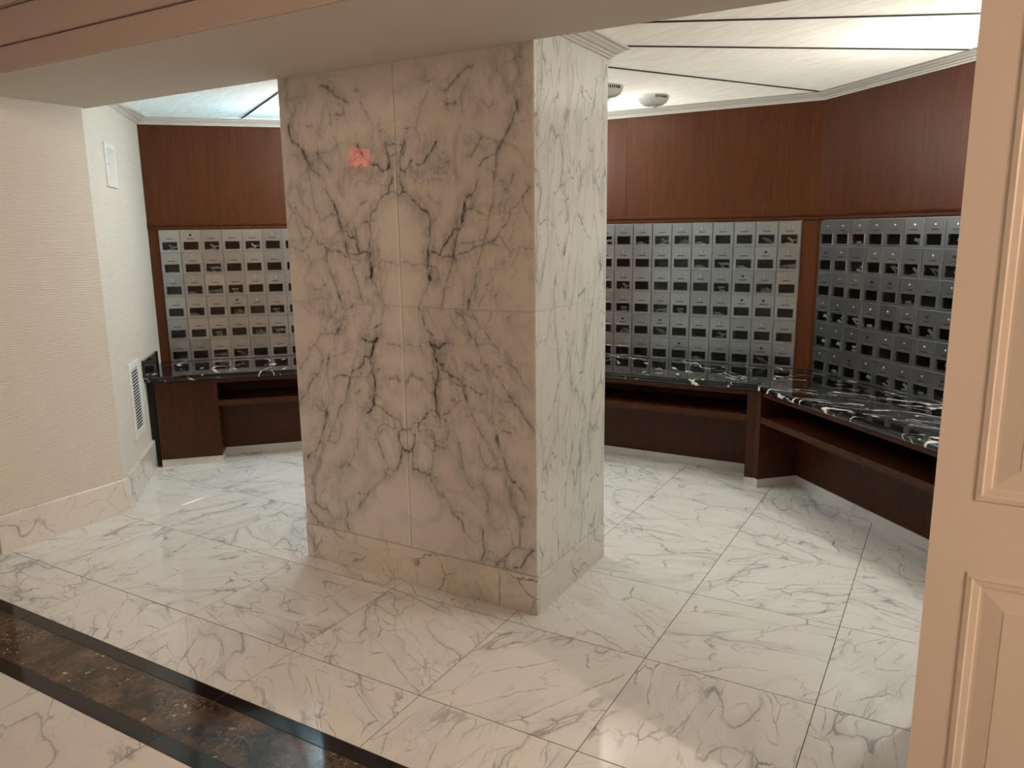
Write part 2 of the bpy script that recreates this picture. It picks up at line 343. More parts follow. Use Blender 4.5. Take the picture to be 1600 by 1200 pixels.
# linings above and beside the mailboxes
def along(a, b, s): u = (Vector(b) - Vector(a)).normalized(); return (a[0] + u.x * s, a[1] + u.y * s)
def lining(parent, a, b, s0, s1, z0, z1, name='wood_panel', mat='wood', proud=0.0, th=.02):
    p0, p1 = along(a, b, s0), along(a, b, s1); i_ = lines_offset([p0, p1], proud); o_ = lines_offset([p0, p1], -th)
    return MB().prism([i_[0], i_[1], o_[1], o_[0]], z0, z1).build(name, M[mat], parent)
LEN = {'right': (Vector(BR) - Vector(RE)).length, 'back': (Vector(BL) - Vector(BR)).length, 'left': (Vector(LE) - Vector(BL)).length}
PITCH, ROW = .1475, .1655
BANKS = {'right': (RE, BR, LEN['right'] - .042 - 14 * PITCH, 14), 'back': (BR, BL, .10, 15), 'left': (BL, LE, LEN['left'] - .072 - 15 * PITCH, 15)}
for side, wobj in (('right', wall_right), ('back', wall_back), ('left', wall_left)):
    a, b, s0, nc = BANKS[side]; L = LEN[side]; s1 = s0 + nc * PITCH
    if s0 > 0: lining(wobj, a, b, -.02 if side != 'right' else 0, s0 - .002, .6, 1.70)
    lining(wobj, a, b, s1 + .002, L + (.02 if side != 'left' else 0), .6, 1.70)
    seams = {'back': [-.02, 1.345, L + .02], 'right': [0, 1.31, L + .02], 'left': [-.02, 1.30, L]}[side]
    for k in range(2): lining(wobj, a, b, seams[k] + .0008, seams[k + 1] - .0008, 1.69, 2.47, proud=.004)
trim_prof = [(0, 1.653), (.010, 1.653), (.014, 1.658), (.014, 1.667), (.008, 1.670), (.008, 1.676), (.018, 1.680), (.020, 1.688), (.014, 1.694), (.008, 1.696), (.008, 1.702), (0, 1.702)]
struct(sweep(full, trim_prof, 'trim_1', M['wood']))
def crown_prof(z): return [(0, z), (.010, z), (.012, z + .008), (.020, z + .011), (.022, z + .018), (.034, z + .021), (.044, z + .030), (.052, z + .033), (.056, z + .040), (.072, z + .043), (.074, z + .052), (0, z + .07)]
struct(sweep([JR, RE, BR, BL, LE, JL], crown_prof(WOOD_TOP), 'trim_2', M['crown']))

# ceiling of translucent panels with dark joints
ceil = struct(empty('ceiling', (XC, 2.0, CZ_WALL)))
def cl(o): o.matrix_parent_inverse = ceil.matrix_basis.inverted(); return o
def mir(p): return (2 * XC - p[0], p[1])
ca, cb, c2, c3 = (-1.126, .70), (-1.126, 1.407), (-1.126, .98), (-1.543, 1.407)
w2, w1 = (.80, 2.20), (.30, 2.70)
inner = {ca, c2, cb, c3, mir(ca), mir(c2), mir(cb), mir(c3), (.33, .70), (-3.9, .70)}
def cz(p): return CZ_COL + .004 if p in inner else CZ_WALL + .004
polys = [[ca, (.33, .70), RE, w2, c2], [c2, w2, w1, cb], [cb, w1, BR, c3], [c3, BR, BL, mir(c3)],
         [mir(cb), mir(c3), BL, mir(w1)], [mir(c2), mir(cb), mir(w1), mir(w2)], [mir(ca), mir(c2), mir(w2), LE, (-3.9, .70)]]
for pg in polys:
    cl(link('ceiling_panel', mesh('ceiling_panel', [(p[0], p[1], cz(p)) for p in pg], [tuple(range(len(pg)))]), M['panel'], ceil))
for (p, q) in ((c2, w2), (cb, w1), (c3, BR), (mir(c2), mir(w2)), (mir(cb), mir(w1)), (mir(c3), BL)):
    u = (Vector(q) - Vector(p)).normalized(); n_ = Vector((-u.y, u.x)) * .0065; v = []
    for (e, z) in ((p, cz(p)), (q, cz(q))):
        for sg in (-1, 1):
            for dz in (-.004, .012): v.append((e[0] + sg * n_.x, e[1] + sg * n_.y, z + dz))
    cl(link('joint_bar', mesh('joint_bar', v, [(0, 1, 3, 2), (4, 6, 7, 5), (0, 4, 5, 1), (2, 3, 7, 6), (0, 2, 6, 4), (1, 5, 7, 3)]), M['bar'], ceil))
struct(MB().box((-5.6, .3, 3.0), (2.2, 4.1, 3.08)).build('ceiling_slab', M['plenum']))

# baseboards of the passage walls
base_l = [(-4.53, 1.33), JL, (-3.865, YF), (-5.6, YF)]
o = struct(sweep(base_l[::-1][::-1], [(0, 0), (.020, 0), (.020, .195), (.014, .202), (0, .202)], 'baseboard_left', M['base']))
struct(sweep([(.2915, YF), JR, (.82, 1.18)], [(0, 0), (.0005, 0), (.0005, .195), (0, .202)], 'baseboard_right', M['base']))

# ---------------------------------------------------------------- marble column
VEINS = """.9,4;0.017,1.832 0.025,1.803 0.042,1.778 0.035,1.762 0.074,1.744 0.116,1.716 0.144,1.685 0.164,1.646
.8,6;0.164,1.646 0.155,1.594 0.163,1.56 0.158,1.517
1.3,9;0.158,1.517 0.157,1.478 0.152,1.444 0.157,1.42 0.163,1.405
.5,4;0.163,1.405 0.137,1.37 0.111,1.33 0.094,1.294
.4,3;0.181,1.4 0.192,1.371
.5,22;0.598,2.262 0.588,2.218 0.602,2.176 0.576,2.128 0.581,2.086
.7,10;0.596,2.076 0.596,2.051 0.57,2.015 0.538,1.984 0.517,1.951 0.495,1.904
.5,5;0.495,1.904 0.494,1.852 0.482,1.8
.5,4;0.48,1.824 0.476,1.766 0.461,1.695 0.446,1.645 0.437,1.577 0.416,1.536 0.415,1.494 0.397,1.428
.8,5;0.397,1.428 0.373,1.38 0.349,1.327 0.342,1.288
.6,5;0.442,1.951 0.409,1.927 0.376,1.903 0.359,1.881
.7,4;0.406,1.8 0.383,1.765 0.354,1.725
1.2,7;0.354,1.725 0.336,1.689 0.327,1.643
.8,4;0.327,1.643 0.314,1.602 0.295,1.555
1.2,6;0.295,1.555 0.285,1.522 0.279,1.493
.6,4;0.279,1.493 0.256,1.431 0.24,1.382 0.219,1.313 0.206,1.288
.9,5;0.215,1.512 0.228,1.55 0.253,1.581 0.276,1.588 0.282,1.607 0.311,1.609
.8,5;0.161,1.517 0.209,1.512 0.256,1.507 0.296,1.498 0.32,1.508
.7,4;0.32,1.508 0.366,1.524 0.416,1.536 0.472,1.554
.6,4;0.472,1.554 0.511,1.617 0.559,1.674 0.607,1.717 0.646,1.759
.5,4;0.499,1.586 0.52,1.549 0.552,1.522 0.589,1.531 0.644,1.537
.45,3;0.547,1.567 0.569,1.607 0.596,1.669 0.612,1.704 0.643,1.76
.4,3;0.612,1.691 0.642,1.659 0.642,1.642
.4,3;0.552,1.517 0.513,1.462
.4,4;0.589,1.513 0.551,1.467
.5,4;0.545,1.748 0.566,1.785 0.577,1.819
.4,3;0.545,1.748 0.512,1.702 0.504,1.671
.4,3;-0.014,1.469 0.105,1.473 0.153,1.459
.5,5;0.423,1.367 0.451,1.359
.5,4;0.467,1.34 0.489,1.35 0.5,1.355
.45,4;0.48,1.429 0.446,1.387 0.417,1.344 0.393,1.295
.35,3;0.467,1.34 0.483,1.303
.3,3;0.302,1.301 0.349,1.342
.4,4;0.321,1.555 0.355,1.554 0.417,1.559 0.439,1.572
.5,6;0.347,1.68 0.381,1.683 0.436,1.659
.7,4;-0.006,1.956 0.018,1.962 0.036,1.965 0.049,1.978
.9,5;0.049,1.974 0.035,1.937 0.027,1.896 0.037,1.862 0.061,1.851 0.093,1.883 0.135,1.885 0.172,1.92 0.202,1.95 0.209,1.963
.6,6;0.035,1.933 0.052,1.922 0.06,1.959
.6,4;-0.007,1.931 0.01,1.922 0.025,1.915
.5,4;0.057,2.006 0.087,2.017 0.058,2.024
.35,3;0.125,2.065 0.111,2.02 0.144,1.954
.4,4;0.196,1.941 0.236,1.925 0.264,1.9
.5,5;0.182,1.882 0.216,1.862 0.263,1.878
.4,5;0.131,2.064 0.138,2.091 0.181,2.145
.6,8;0.244,2.148 0.284,2.17 0.324,2.192 0.363,2.227 0.39,2.232
.4,6;0.177,2.181 0.206,2.192
.6,7;0.26,2.107 0.288,2.102 0.316,2.104
.4,4;0.338,2.121 0.342,2.064
.4,5;0.43,2.087 0.456,2.074 0.488,2.078
.6,5;0.413,1.847 0.451,1.872 0.473,1.879 0.495,1.904
.3,16;0.324,2.013 0.299,1.943 0.296,1.853 0.318,1.816
.35,30;0.091,1.84 0.181,1.85 0.296,1.831
.3,30;0.52,2.151 0.551,2.118
.7,4;-0.006,1.749 0.014,1.763 0.035,1.762
.4,4;0.084,1.815 0.15,1.812 0.209,1.816 0.232,1.803
.45,7;0.165,1.741 0.199,1.726 0.211,1.716
.5,3;0.514,1.791 0.54,1.781
.7,5;0.09,1.283 0.11,1.244 0.126,1.199 0.168,1.171
.4,4;0.13,1.285 0.153,1.251 0.188,1.208 0.199,1.178
.3,3;0.207,1.243 0.227,1.194 0.235,1.165
1.3,8;0.142,1.14 0.16,1.115 0.171,1.081 0.182,1.061
1.0,5;0.182,1.061 0.181,1.025 0.18,0.995 0.169,0.963 0.165,0.921 0.172,0.875 0.171,0.838 0.191,0.809 0.221,0.792
1.1,6;0.142,1.13 0.197,1.125 0.228,1.135
.5,18;0.155,1.14 0.216,1.144
.9,5;0.182,1.061 0.213,1.053 0.223,1.018 0.259,0.996 0.294,0.979 0.311,0.955
.7,5;0.311,0.955 0.358,0.949 0.416,0.934
.7,4;0.181,1.03 0.157,1.034 0.152,1.064
.7,4;0.168,1.019 0.137,1.001
.5,10;0.014,0.955 0.041,0.978 0.098,0.967
.8,6;0.311,0.955 0.31,0.924 0.327,0.89
.7,4;0.327,0.89 0.349,0.842 0.378,0.799 0.405,0.736
.6,5;0.299,0.954 0.269,0.951 0.246,0.969
.9,4;0.171,0.838 0.136,0.835 0.116,0.801 0.077,0.781 0.044,0.766 0.023,0.737 -0,0.737
.7,4;0.191,0.809 0.235,0.84
.6,4;0.07,0.78 0.068,0.737 0.126,0.746 0.157,0.732 0.162,0.7
.6,4;0.023,0.737 0.051,0.713 0.053,0.687
.35,25;0.076,0.765 0.14,0.767 0.202,0.769
.6,5;0.28,1.281 0.32,1.253 0.337,1.215
.8,5;0.337,1.215 0.364,1.172 0.392,1.135
.5,4;0.392,1.135 0.403,1.101 0.402,1.067
.5,12;0.309,1.277 0.361,1.26
.5,4;0.332,1.072 0.367,1.044 0.413,1.043 0.447,1.051 0.469,1.038 0.503,1.06 0.523,1.08
.5,4;0.362,1.284 0.389,1.237 0.428,1.195 0.455,1.153 0.488,1.131 0.52,1.09 0.558,1.054 0.59,1.013 0.638,0.96
.4,4;0.386,1.144 0.438,1.142 0.477,1.135
.4,16;0.441,1.05 0.446,1.006 0.45,0.947 0.444,0.897 0.443,0.857 0.43,0.82
.7,4;0.447,1.036 0.451,0.997
.6,5;0.458,1.042 0.491,0.995 0.523,0.949
.7,5;0.523,0.949 0.561,0.904 0.599,0.864 0.637,0.814 0.65,0.801
.5,4;0.524,0.959 0.556,0.933
.35,4;0.462,0.949 0.489,0.907 0.511,0.879
.5,5;0.443,0.857 0.459,0.814 0.475,0.775 0.478,0.74
.6,3;0.491,0.832 0.484,0.796
.6,3;0.481,0.776 0.543,0.788
.35,3;0.493,0.828 0.544,0.823 0.565,0.776
.4,4;0.457,1.278 0.457,1.249 0.422,1.214
.4,4;0.556,1.279 0.529,1.262
.4,4;0.256,1.275 0.261,1.25 0.278,1.227
.4,14;0.262,1.077 0.278,1.043 0.289,1.003
.5,4;0.008,1.106 0.06,1.119 0.104,1.112
.35,20;0.275,0.931 0.297,0.893 0.273,0.87
.5,5;0.255,0.894 0.273,0.875 0.297,0.882
1.2,8;-0.032,0.634 0.001,0.628 0.032,0.648
.4,35;0.032,0.659 0.036,0.594
.9,6;0.032,0.648 0.036,0.605 0.034,0.561 0.079,0.54
.7,4;0.079,0.54 0.117,0.535 0.129,0.504
.8,4;0.048,0.715 0.049,0.672 0.032,0.648
.6,5;0.125,0.725 0.162,0.697 0.167,0.677 0.153,0.627 0.125,0.569 0.111,0.539
.6,4;0.167,0.677 0.211,0.677
.4,12;0.129,0.504 0.141,0.479 0.172,0.462 0.209,0.441 0.239,0.402
.6,8;0.239,0.402 0.257,0.367 0.287,0.34 0.304,0.305
.4,4;0.304,0.305 0.334,0.278
.5,5;0.28,0.712 0.29,0.64 0.306,0.585 0.335,0.531 0.359,0.524
.5,5;0.381,0.715 0.392,0.665 0.409,0.631 0.449,0.613 0.489,0.617
.5,4;0.4,0.758 0.434,0.706 0.467,0.654 0.484,0.616
.7,5;0.472,0.767 0.485,0.708 0.507,0.66 0.529,0.612 0.568,0.562 0.596,0.541 0.615,0.508
.6,24;0.507,0.645 0.517,0.58 0.545,0.533 0.556,0.478 0.578,0.435 0.594,0.386
.6,8;0.594,0.386 0.587,0.323 0.581,0.295
.6,5;0.589,0.417 0.617,0.427
.7,5;0.581,0.295 0.536,0.281 0.494,0.24 0.464,0.185
.5,4;0.581,0.295 0.61,0.288
.9,5;0.651,0.281 0.621,0.266 0.603,0.231 0.58,0.2 0.54,0.186
.7,5;0.384,0.326 0.383,0.288 0.397,0.242 0.374,0.188
.4,4;0.397,0.247 0.43,0.243 0.453,0.221
.3,4;0.334,0.278 0.358,0.272 0.383,0.288
.5,6;0.251,0.388 0.306,0.382
.35,5;0.461,0.351 0.52,0.362 0.542,0.351 0.542,0.298
.3,40;0.342,0.356 0.402,0.324 0.461,0.351
.25,50;0.464,0.478 0.52,0.415 0.491,0.367
.3,40;0.569,0.654 0.597,0.632
.5,45;0.02,1.87 0.1,1.85 0.2,1.86
.45,50;0.22,1.9 0.3,1.82
.4,40;0.12,1.93 0.2,1.95
.45,60;0.5,2.2 0.58,2.1 0.55,1.98
.35,60;0.35,2.15 0.42,2.05
.35,50;0.36,1.95 0.45,1.9
.4,45;0.1,0.72 0.2,0.7 0.25,0.8
.35,60;0.3,0.6 0.4,0.5 0.45,0.35
.4,45;0.2,1.1 0.26,0.98
.3,60;0.05,0.9 0.12,0.95
.3,50;0.4,1.0 0.42,0.85
"""
CX0, CX1, CY0, CY1, ZJ, ZB = -2.440, -1.126, .705, 1.407, 1.287, .174
col = tag(empty('column', ((CX0 + CX1) / 2, (CY0 + CY1) / 2, 0)), 'square column clad in polished book-matched white marble with grey veins', 'column')
def cc(o): o.matrix_parent_inverse = col.matrix_basis.inverted(); return o
def vnoise(x, y, n, seed):
    g = np.random.default_rng(seed).random((n + 3, n + 3)); xi = np.clip(x * n, 0, n - 1e-6); yi = np.clip(y * n, 0, n - 1e-6)
    i, j = xi.astype(int), yi.astype(int); fx, fy = xi - i, yi - j; fx = fx * fx * (3 - 2 * fx); fy = fy * fy * (3 - 2 * fy)
    return (g[i, j] * (1 - fx) + g[i + 1, j] * fx) * (1 - fy) + (g[i, j + 1] * (1 - fx) + g[i + 1, j + 1] * fx) * fy - .5
SEG = []
for ln in VEINS.strip().split('\n'):
    h, ps = ln.split(';'); st, wd = map(float, h.split(',')); ps = [tuple(map(float, q.split(','))) for q in ps.split()]
    for a_, b_ in zip(ps[:-1], ps[1:]): SEG.append((a_, b_, st, wd * .001))
def vein_fields(x, z, seed):
    """x = distance from the centre line, z = height: dark line and soft halo strengths"""
    X, Z = x / .7, z / 2.4; wx = np.zeros_like(x); wz = np.zeros_like(x)
    for n, a in ((18, .022), (45, .011), (110, .006)): wx += a * vnoise(X, Z, n, seed + n); wz += a * vnoise(X, Z, n, seed + 7 + n)
    xx, zz = x + wx, z + wz; hard = np.zeros_like(x); soft = np.zeros_like(x); tex = .65 + 1.1 * (vnoise(X, Z, 60, seed + 3) + .6 * vnoise(X, Z, 140, seed + 4))
    for (a_, b_, st, wd) in SEG:
        m_ = (xx > min(a_[0], b_[0]) - .13) & (xx < max(a_[0], b_[0]) + .13) & (zz > min(a_[1], b_[1]) - .13) & (zz < max(a_[1], b_[1]) + .13)
        if not m_.any(): continue
        px, pz = xx[m_] - a_[0], zz[m_] - a_[1]; dx, dz = b_[0] - a_[0], b_[1] - a_[1]; l2 = dx * dx + dz * dz + 1e-9
        tt = np.clip((px * dx + pz * dz) / l2, 0, 1); dd = np.hypot(px - tt * dx, pz - tt * dz)
        if wd > .011: hard[m_] = np.maximum(hard[m_], st * .35 * np.exp(-(dd / .010) ** 2)); soft[m_] = np.maximum(soft[m_], st * np.exp(-(dd / wd) ** 2))
        else:
            k = max(wd * .78, .0030); hard[m_] = np.maximum(hard[m_], st * np.exp(-(dd / k) ** 2)); soft[m_] = np.maximum(soft[m_], .60 * st * np.exp(-(dd / .042) ** 2))
    return np.clip(hard * np.clip(tex + .25, .2, 1.2), 0, 1), np.clip(soft * np.clip(tex + .3, .3, 1.2), 0, 1)
def front_panel(x0, x1, z0, z1, name='marble_panel', step=.0048):
    g = .0012; x0 += g; x1 -= g; z0 += g; z1 -= g; nx = int((x1 - x0) / step) + 2; nz = int((z1 - z0) / step) + 2
    X, Z = np.meshgrid(np.linspace(x0, x1, nx), np.linspace(z0, z1, nz), indexing='ij'); Y = np.full_like(X, CY0)
    Y[0, :] = Y[-1, :] = CY0 + .0022; Y[:, 0] = Y[:, -1] = CY0 + .0022
    idx = np.arange(nx * nz).reshape(nx, nz); q = np.stack([idx[:-1, :-1], idx[1:, :-1], idx[1:, 1:], idx[:-1, 1:]], -1).reshape(-1, 4)
    me = bpy.data.meshes.new(name); me.from_pydata(np.stack([X, Y, Z], -1).reshape(-1, 3).tolist(), [], q.tolist())
    xm = (X - -1.785).ravel(); h, s = vein_fields(np.abs(xm), Z.ravel(), 11 if xm.mean() > 0 else 12)
    for nm, arr in (('vein', h), ('vein_soft', s)):
        at = me.attributes.new(nm, 'FLOAT', 'POINT'); at.data.foreach_set('value', arr.astype(np.float32))
    me.update(); return cc(link(name, me, M['colfront'], col))
XM = -1.785
for (x0, x1) in ((CX0, XM), (XM, CX1)):
    front_panel(x0, x1, ZB, ZJ); front_panel(x0, x1, ZJ, SOF + .1)
cc(MB().box((CX0 + .004, CY0 + .004, 0), (CX1 - .004, CY1 - .004, 2.9)).build('core', M['joint'], col))
def slab(a, b, mat, name): return cc(MB().box(a, b, .002).build(name, M[mat], col))
slab((CX0 - .003, CY0 - .003, 0), (CX1 + .003, CY0 + .018, ZB - .001), 'base', 'base_slab')
slab((CX1 - .018, CY0 + .0185, 0), (CX1 + .003, CY1 + .003, ZB - .001), 'base', 'base_slab')
slab((CX0 - .003, CY0 + .0185, 0), (CX0 + .018, CY1 + .003, ZB - .001), 'base', 'base_slab')
slab((CX0 + .0185, CY1 - .018, 0), (CX1 - .0185, CY1 + .003, ZB - .001), 'base', 'base_slab')
for (z0, z1) in ((ZB, ZJ - .001), (ZJ + .001, 2.46)):
    slab((CX1 - .018, CY0 + .0022, z0), (CX1, CY1, z1), 'colside', 'marble_panel')
    slab((CX0, CY0 + .0022, z0), (CX0 + .018, CY1, z1), 'colside', 'marble_panel')
    slab((CX0 + .0185, CY1 - .018, z0), (CX1 - .0185, CY1, z1), 'colside', 'marble_panel')
cc(sweep([(CX1, YB), (CX1, CY1), (CX0, CY1), (CX0, YB)][::-1], [(o_, z) for (o_, z) in crown_prof(CZ_COL - .052)], 'crown_moulding', M['crown'], col))

# ---------------------------------------------------------------- counter, shelf units, posts, end cabinet
FR_, FL_ = (-.72, 2.82), (-2.90, 2.82); front = [(.8675, 1.2325), FR_, FL_, (-4.46, 1.26)]
edge = [(.030, CTR), (.012, CTR), (.004, CTR - .004), (0, CTR - .012), (0, CTR - .026), (.004, CTR - .034), (.012, CTR - .038), (.030, CTR - .038)]
names = ('right', 'back', 'left')
desc = {'right': ('with dense white veins beside the panelled door', 'black marble worktop'),
        'back': ('on the middle wall behind the marble column', 'black marble worktop with a few white veins'),
        'left': ('running up to the pale papered wall', 'black marble worktop with scattered white veins')}
wallp = full
for k, side in enumerate(names):
    v = []; prof_pts = [[lines_offset(front, -o_)[i] + (z,) for i in (k, k + 1)] for (o_, z) in edge]
    back_pts = [[wallp[i] + (z,) for i in (k, k + 1)] for z in (CTR - .038, CTR)]
    g = (Vector(front[k + 1]) - Vector(front[k])).normalized() * .0006
    ring = prof_pts + back_pts
    for e in (0, 1):
        for pnt in ring: s = 1 if e == 0 else -1; v.append((pnt[e][0] + s * g.x, pnt[e][1] + s * g.y, pnt[e][2]))
    n = len(ring); fc = [(j, (j + 1) % n, n + (j + 1) % n, n + j) for j in range(n)] + [tuple(range(n)), tuple(range(n, 2 * n))]
    o = link('countertop', mesh('countertop', v, fc), M['black_right' if side == 'right' else 'black']); tag(o, desc[side][1] + ' ' + desc[side][0], 'countertop')
sp = lines_offset([(-4.80, 1.60), (-4.445, 1.245)], .0); s2 = lines_offset([(-4.80, 1.60), (-4.445, 1.245)], .020)
tag(MB().prism([sp[0], sp[1], s2[1], s2[0]], CTR + .0005, .775).build('splashback', M['black']), 'short black marble splashback standing against the papered wall', 'splashback')

def inter(c1, c2):   # lines given as (a, b, c): a x + b y = c
    dt = c1[0] * c2[1] - c2[0] * c1[1]; return ((c1[2] * c2[1] - c2[2] * c1[1]) / dt, (c1[0] * c2[2] - c2[0] * c1[2]) / dt)
F = {'right': (1, 1, 2.135), 'back': (0, 1, 2.845), 'left': (-1, 1, 5.775)}
K = {'right': (1, 1, 2.525), 'back': (0, 1, 3.117), 'left': (-1, 1, 6.10)}
W_ = {'right': (1, 1, 3.0), 'back': (0, 1, 3.53), 'left': (-1, 1, 6.7)}
def shift(l, dd): n = math.hypot(l[0], l[1]); return (l[0], l[1], l[2] + dd * n)
ENDR = (-1, 1, .365)                    # slanted wall on the right
POSTR = (-1, 1, 2.818 + .688); POSTB = (1, 0, -.776); POSTBL = (1, 0, 2 * XC + .7765); POSTL = (1, 1, 2.818 + .688 + 2 * XC); CABS = (1, 1, -4.165 + 1.615)
ends = {'right': (ENDR, POSTR), 'back': (POSTB, POSTBL), 'left': (POSTL, CABS)}
lab = {'right': 'dark wood shelf unit under the worktop beside the white panelled door', 'back': 'dark wood shelf unit under the worktop on the wall behind the column', 'left': 'dark wood shelf unit beside the plain wooden end cabinet'}
for side in names:
    e0, e1 = ends[side]
    def quad(l0, l1, z0, z1): return MB().prism([inter(l0, e0), inter(l0, e1), inter(l1, e1), inter(l1, e0)], z0, z1)
    u = tag(empty('shelf_unit', (*inter(F[side], e0), 0)), lab[side], 'shelf unit')
    def pu(o): o.matrix_parent_inverse = u.matrix_basis.inverted(); return o
    pu(quad(shift(F[side], .008), shift(F[side], .028), .584, .616).build('apron', M['wood_low'], u))
    pu(quad(F[side], shift(F[side], .022), .418, .457).build('shelf_lip', M['wood_low'], u))
    pu(quad(shift(F[side], .0225), shift(K[side], .15), .432, .452).build('shelf', M['wood_low'], u))
    pu(quad(K[side], shift(K[side], .018), .055, .431).build('lower_panel', M['wood_low'], u))
    pu(quad(shift(K[side], .15), shift(K[side], .168), .453, .6165).build('back_panel', M['wood_low'], u))
    pu(quad(shift(K[side], -.004), shift(K[side], .016), 0, .054).build('plinth', M['plinth'], u))
P = [(-.775, 2.838), (-.715, 2.838), (-.688, 2.820), (-.491, 3.016), (-.592, 3.117), (-.775, 3.117)]
for mirror in (False, True):
    pg = [mir(q) for q in P] if mirror else P
    u = tag(empty('corner_post', (*pg[1], 0)), 'dark wood corner post carrying the worktop joint ' + ('between the lighter bank and the middle bank' if mirror else 'between the middle bank and the darkest bank'), 'post')
    ctr = (sum(q[0] for q in pg) / 6, sum(q[1] for q in pg) / 6); pl = [(ctr[0] + (q[0] - ctr[0]) * 1.025, ctr[1] + (q[1] - ctr[1]) * 1.025) for q in pg]; pl = [(min(q[0], 2 * XC + .7755) if mirror else max(q[0], -.7745), q[1]) for q in pl]
    for o in (MB().prism(pg, .0545, .6165).build('post_body', M['wood_low'], u), MB().prism(pl, 0, .054).build('plinth', M['plinth'], u)): o.matrix_parent_inverse = u.matrix_basis.inverted()
u = tag(empty('end_cabinet', (-4.3, 1.5, 0)), 'plain dark wooden end cabinet in the corner by the papered wall', 'cabinet')
CF = (-1, 1, 5.785); GAPL = (1, 1, -3.2 + .075); CS2 = (1, 1, -4.165 + 1.615 - .001)
for nm, mt, l0, l1, z0, z1 in (('front_panel', 'wood_low', CF, shift(CF, .02), .055, .6165), ('body', 'wood_low', shift(CF, .0205), shift(W_['left'], -.05), .055, .6165), ('plinth', 'plinth', shift(CF, .006), shift(W_['left'], -.06), 0, .054)):
    o = MB().prism([inter(l0, CS2), inter(l0, GAPL), inter(l1, GAPL), inter(l1, CS2)], z0, z1).build(nm, M[mt], u); o.matrix_parent_inverse = u.matrix_basis.inverted()
o = MB().prism([inter(shift(CF, .012), GAPL), inter(shift(CF, .012), (1, 1, -3.197)), inter(shift(CF, .03), (1, 1, -3.197)), inter(shift(CF, .03), GAPL)], .01, .61).build('gap_shade_strip', M['shadowgap'], u); o.matrix_parent_inverse = u.matrix_basis.inverted()  # black strip painted as the shade of the open gap beside the cabinet

# ---------------------------------------------------------------- mailbox banks
DW, DH = PITCH - .0036, ROW - .0036
WX, WZ0, WZ1 = .0515, .018, .076      # half width and height span of the window
def ring_faces(n0, n1): return [(n0 + j, n0 + (j + 1) % 4, n1 + (j + 1) % 4, n1 + j) for j in range(4)]
def door_mesh():
    v = []
    def rect(x, z0, z1, y): v.extend([(-x, y, z0), (x, y, z0), (x, y, z1), (-x, y, z1)])
    hw = DW / 2; rect(hw, .0018, DH, .004); rect(hw, .0018, DH, -.0045); rect(hw - .0012, .003, DH - .0012, -.006)
    rect(WX + .006, WZ0 - .005, WZ1 + .005, -.006); rect(WX + .005, WZ0 - .004, WZ1 + .004, -.0085); rect(WX, WZ0, WZ1, -.0085); rect(WX, WZ0, WZ1, .004)
    fc = []
    for k in range(6): fc += ring_faces(k * 4, k * 4 + 4)
    fc += ring_faces(24, 0)
    return mesh('mailbox_door', v, fc)
dm = door_mesh(); dm.materials.append(M['alu'])
wm = mesh('window', [(-WX, -.001, WZ0), (WX, -.001, WZ0), (WX, -.001, WZ1), (-WX, -.001, WZ1)], [(0, 1, 2, 3)]); wm.materials.append(M['glass'])
def rotx(mb): mb.v = [(x, -z, y) for (x, y, z) in mb.v]; return mb
lk = rotx(MB().lathe([(.0085, 0), (.0085, .004), (.0070, .0065), (.0028, .0068), (.0026, .005)], 14)); lm = mesh('lock', lk.v, lk.f); lm.materials.append(M['lock'])
ld = rotx(MB().lathe([(.0085, 0), (.0085, .004), (.0070, .0065), (.0028, .0068), (.0026, .005)], 14)); ldm = mesh('lock', ld.v, ld.f); ldm.materials.append(M['lockdark'])
sm = MB().box((-.026, -.0068, -.0022), (.026, -.0055, .0022)); smm = mesh('name_slot', sm.v, sm.f); smm.materials.append(M['lockdark'])
def mail_glint_mesh(seed):  # tilted white slips of mail that imitate glints in the windows
    rr = random.Random(seed); mb = MB()
    for k in range(rr.randint(2, 5)):
        cx, cz_ = rr.uniform(-.035, .035), rr.uniform(.012, .05); L_, a = rr.uniform(.04, .075), rr.uniform(-.75, .2); hgt = rr.uniform(.004, .016); y0 = .012 + .011 * k; tl = rr.uniform(.004, .012)
        pts = []
        for (sx, sz) in ((-L_ / 2, -hgt / 2), (L_ / 2, -hgt / 2), (L_ / 2, hgt / 2), (-L_ / 2, hgt / 2)):
            x, z = cx + sx * math.cos(a) - sz * math.sin(a), cz_ + sx * math.sin(a) + sz * math.cos(a)
            pts.append((max(-.066, min(.066, x)), y0 + tl * (sz / hgt + .5), max(.004, min(.15, z))))
        q = [(x, y + .0012, z) for x, y, z in pts]; mb.add(pts + q, [(0, 1, 2, 3), (7, 6, 5, 4), (0, 4, 5, 1), (1, 5, 6, 2), (2, 6, 7, 3), (3, 7, 4, 0)])
    me = mesh('letters', mb.v, mb.f); me.materials.append(M['paperwhite']); return me
mail_glints = [mail_glint_mesh(s) for s in range(7)]
blab = {'right': 'wall bank of dark grey aluminium mailboxes beside the white panelled door', 'back': 'wall bank of mid grey aluminium mailboxes behind the marble column', 'left': 'wall bank of pale aluminium mailboxes next to the papered wall'}
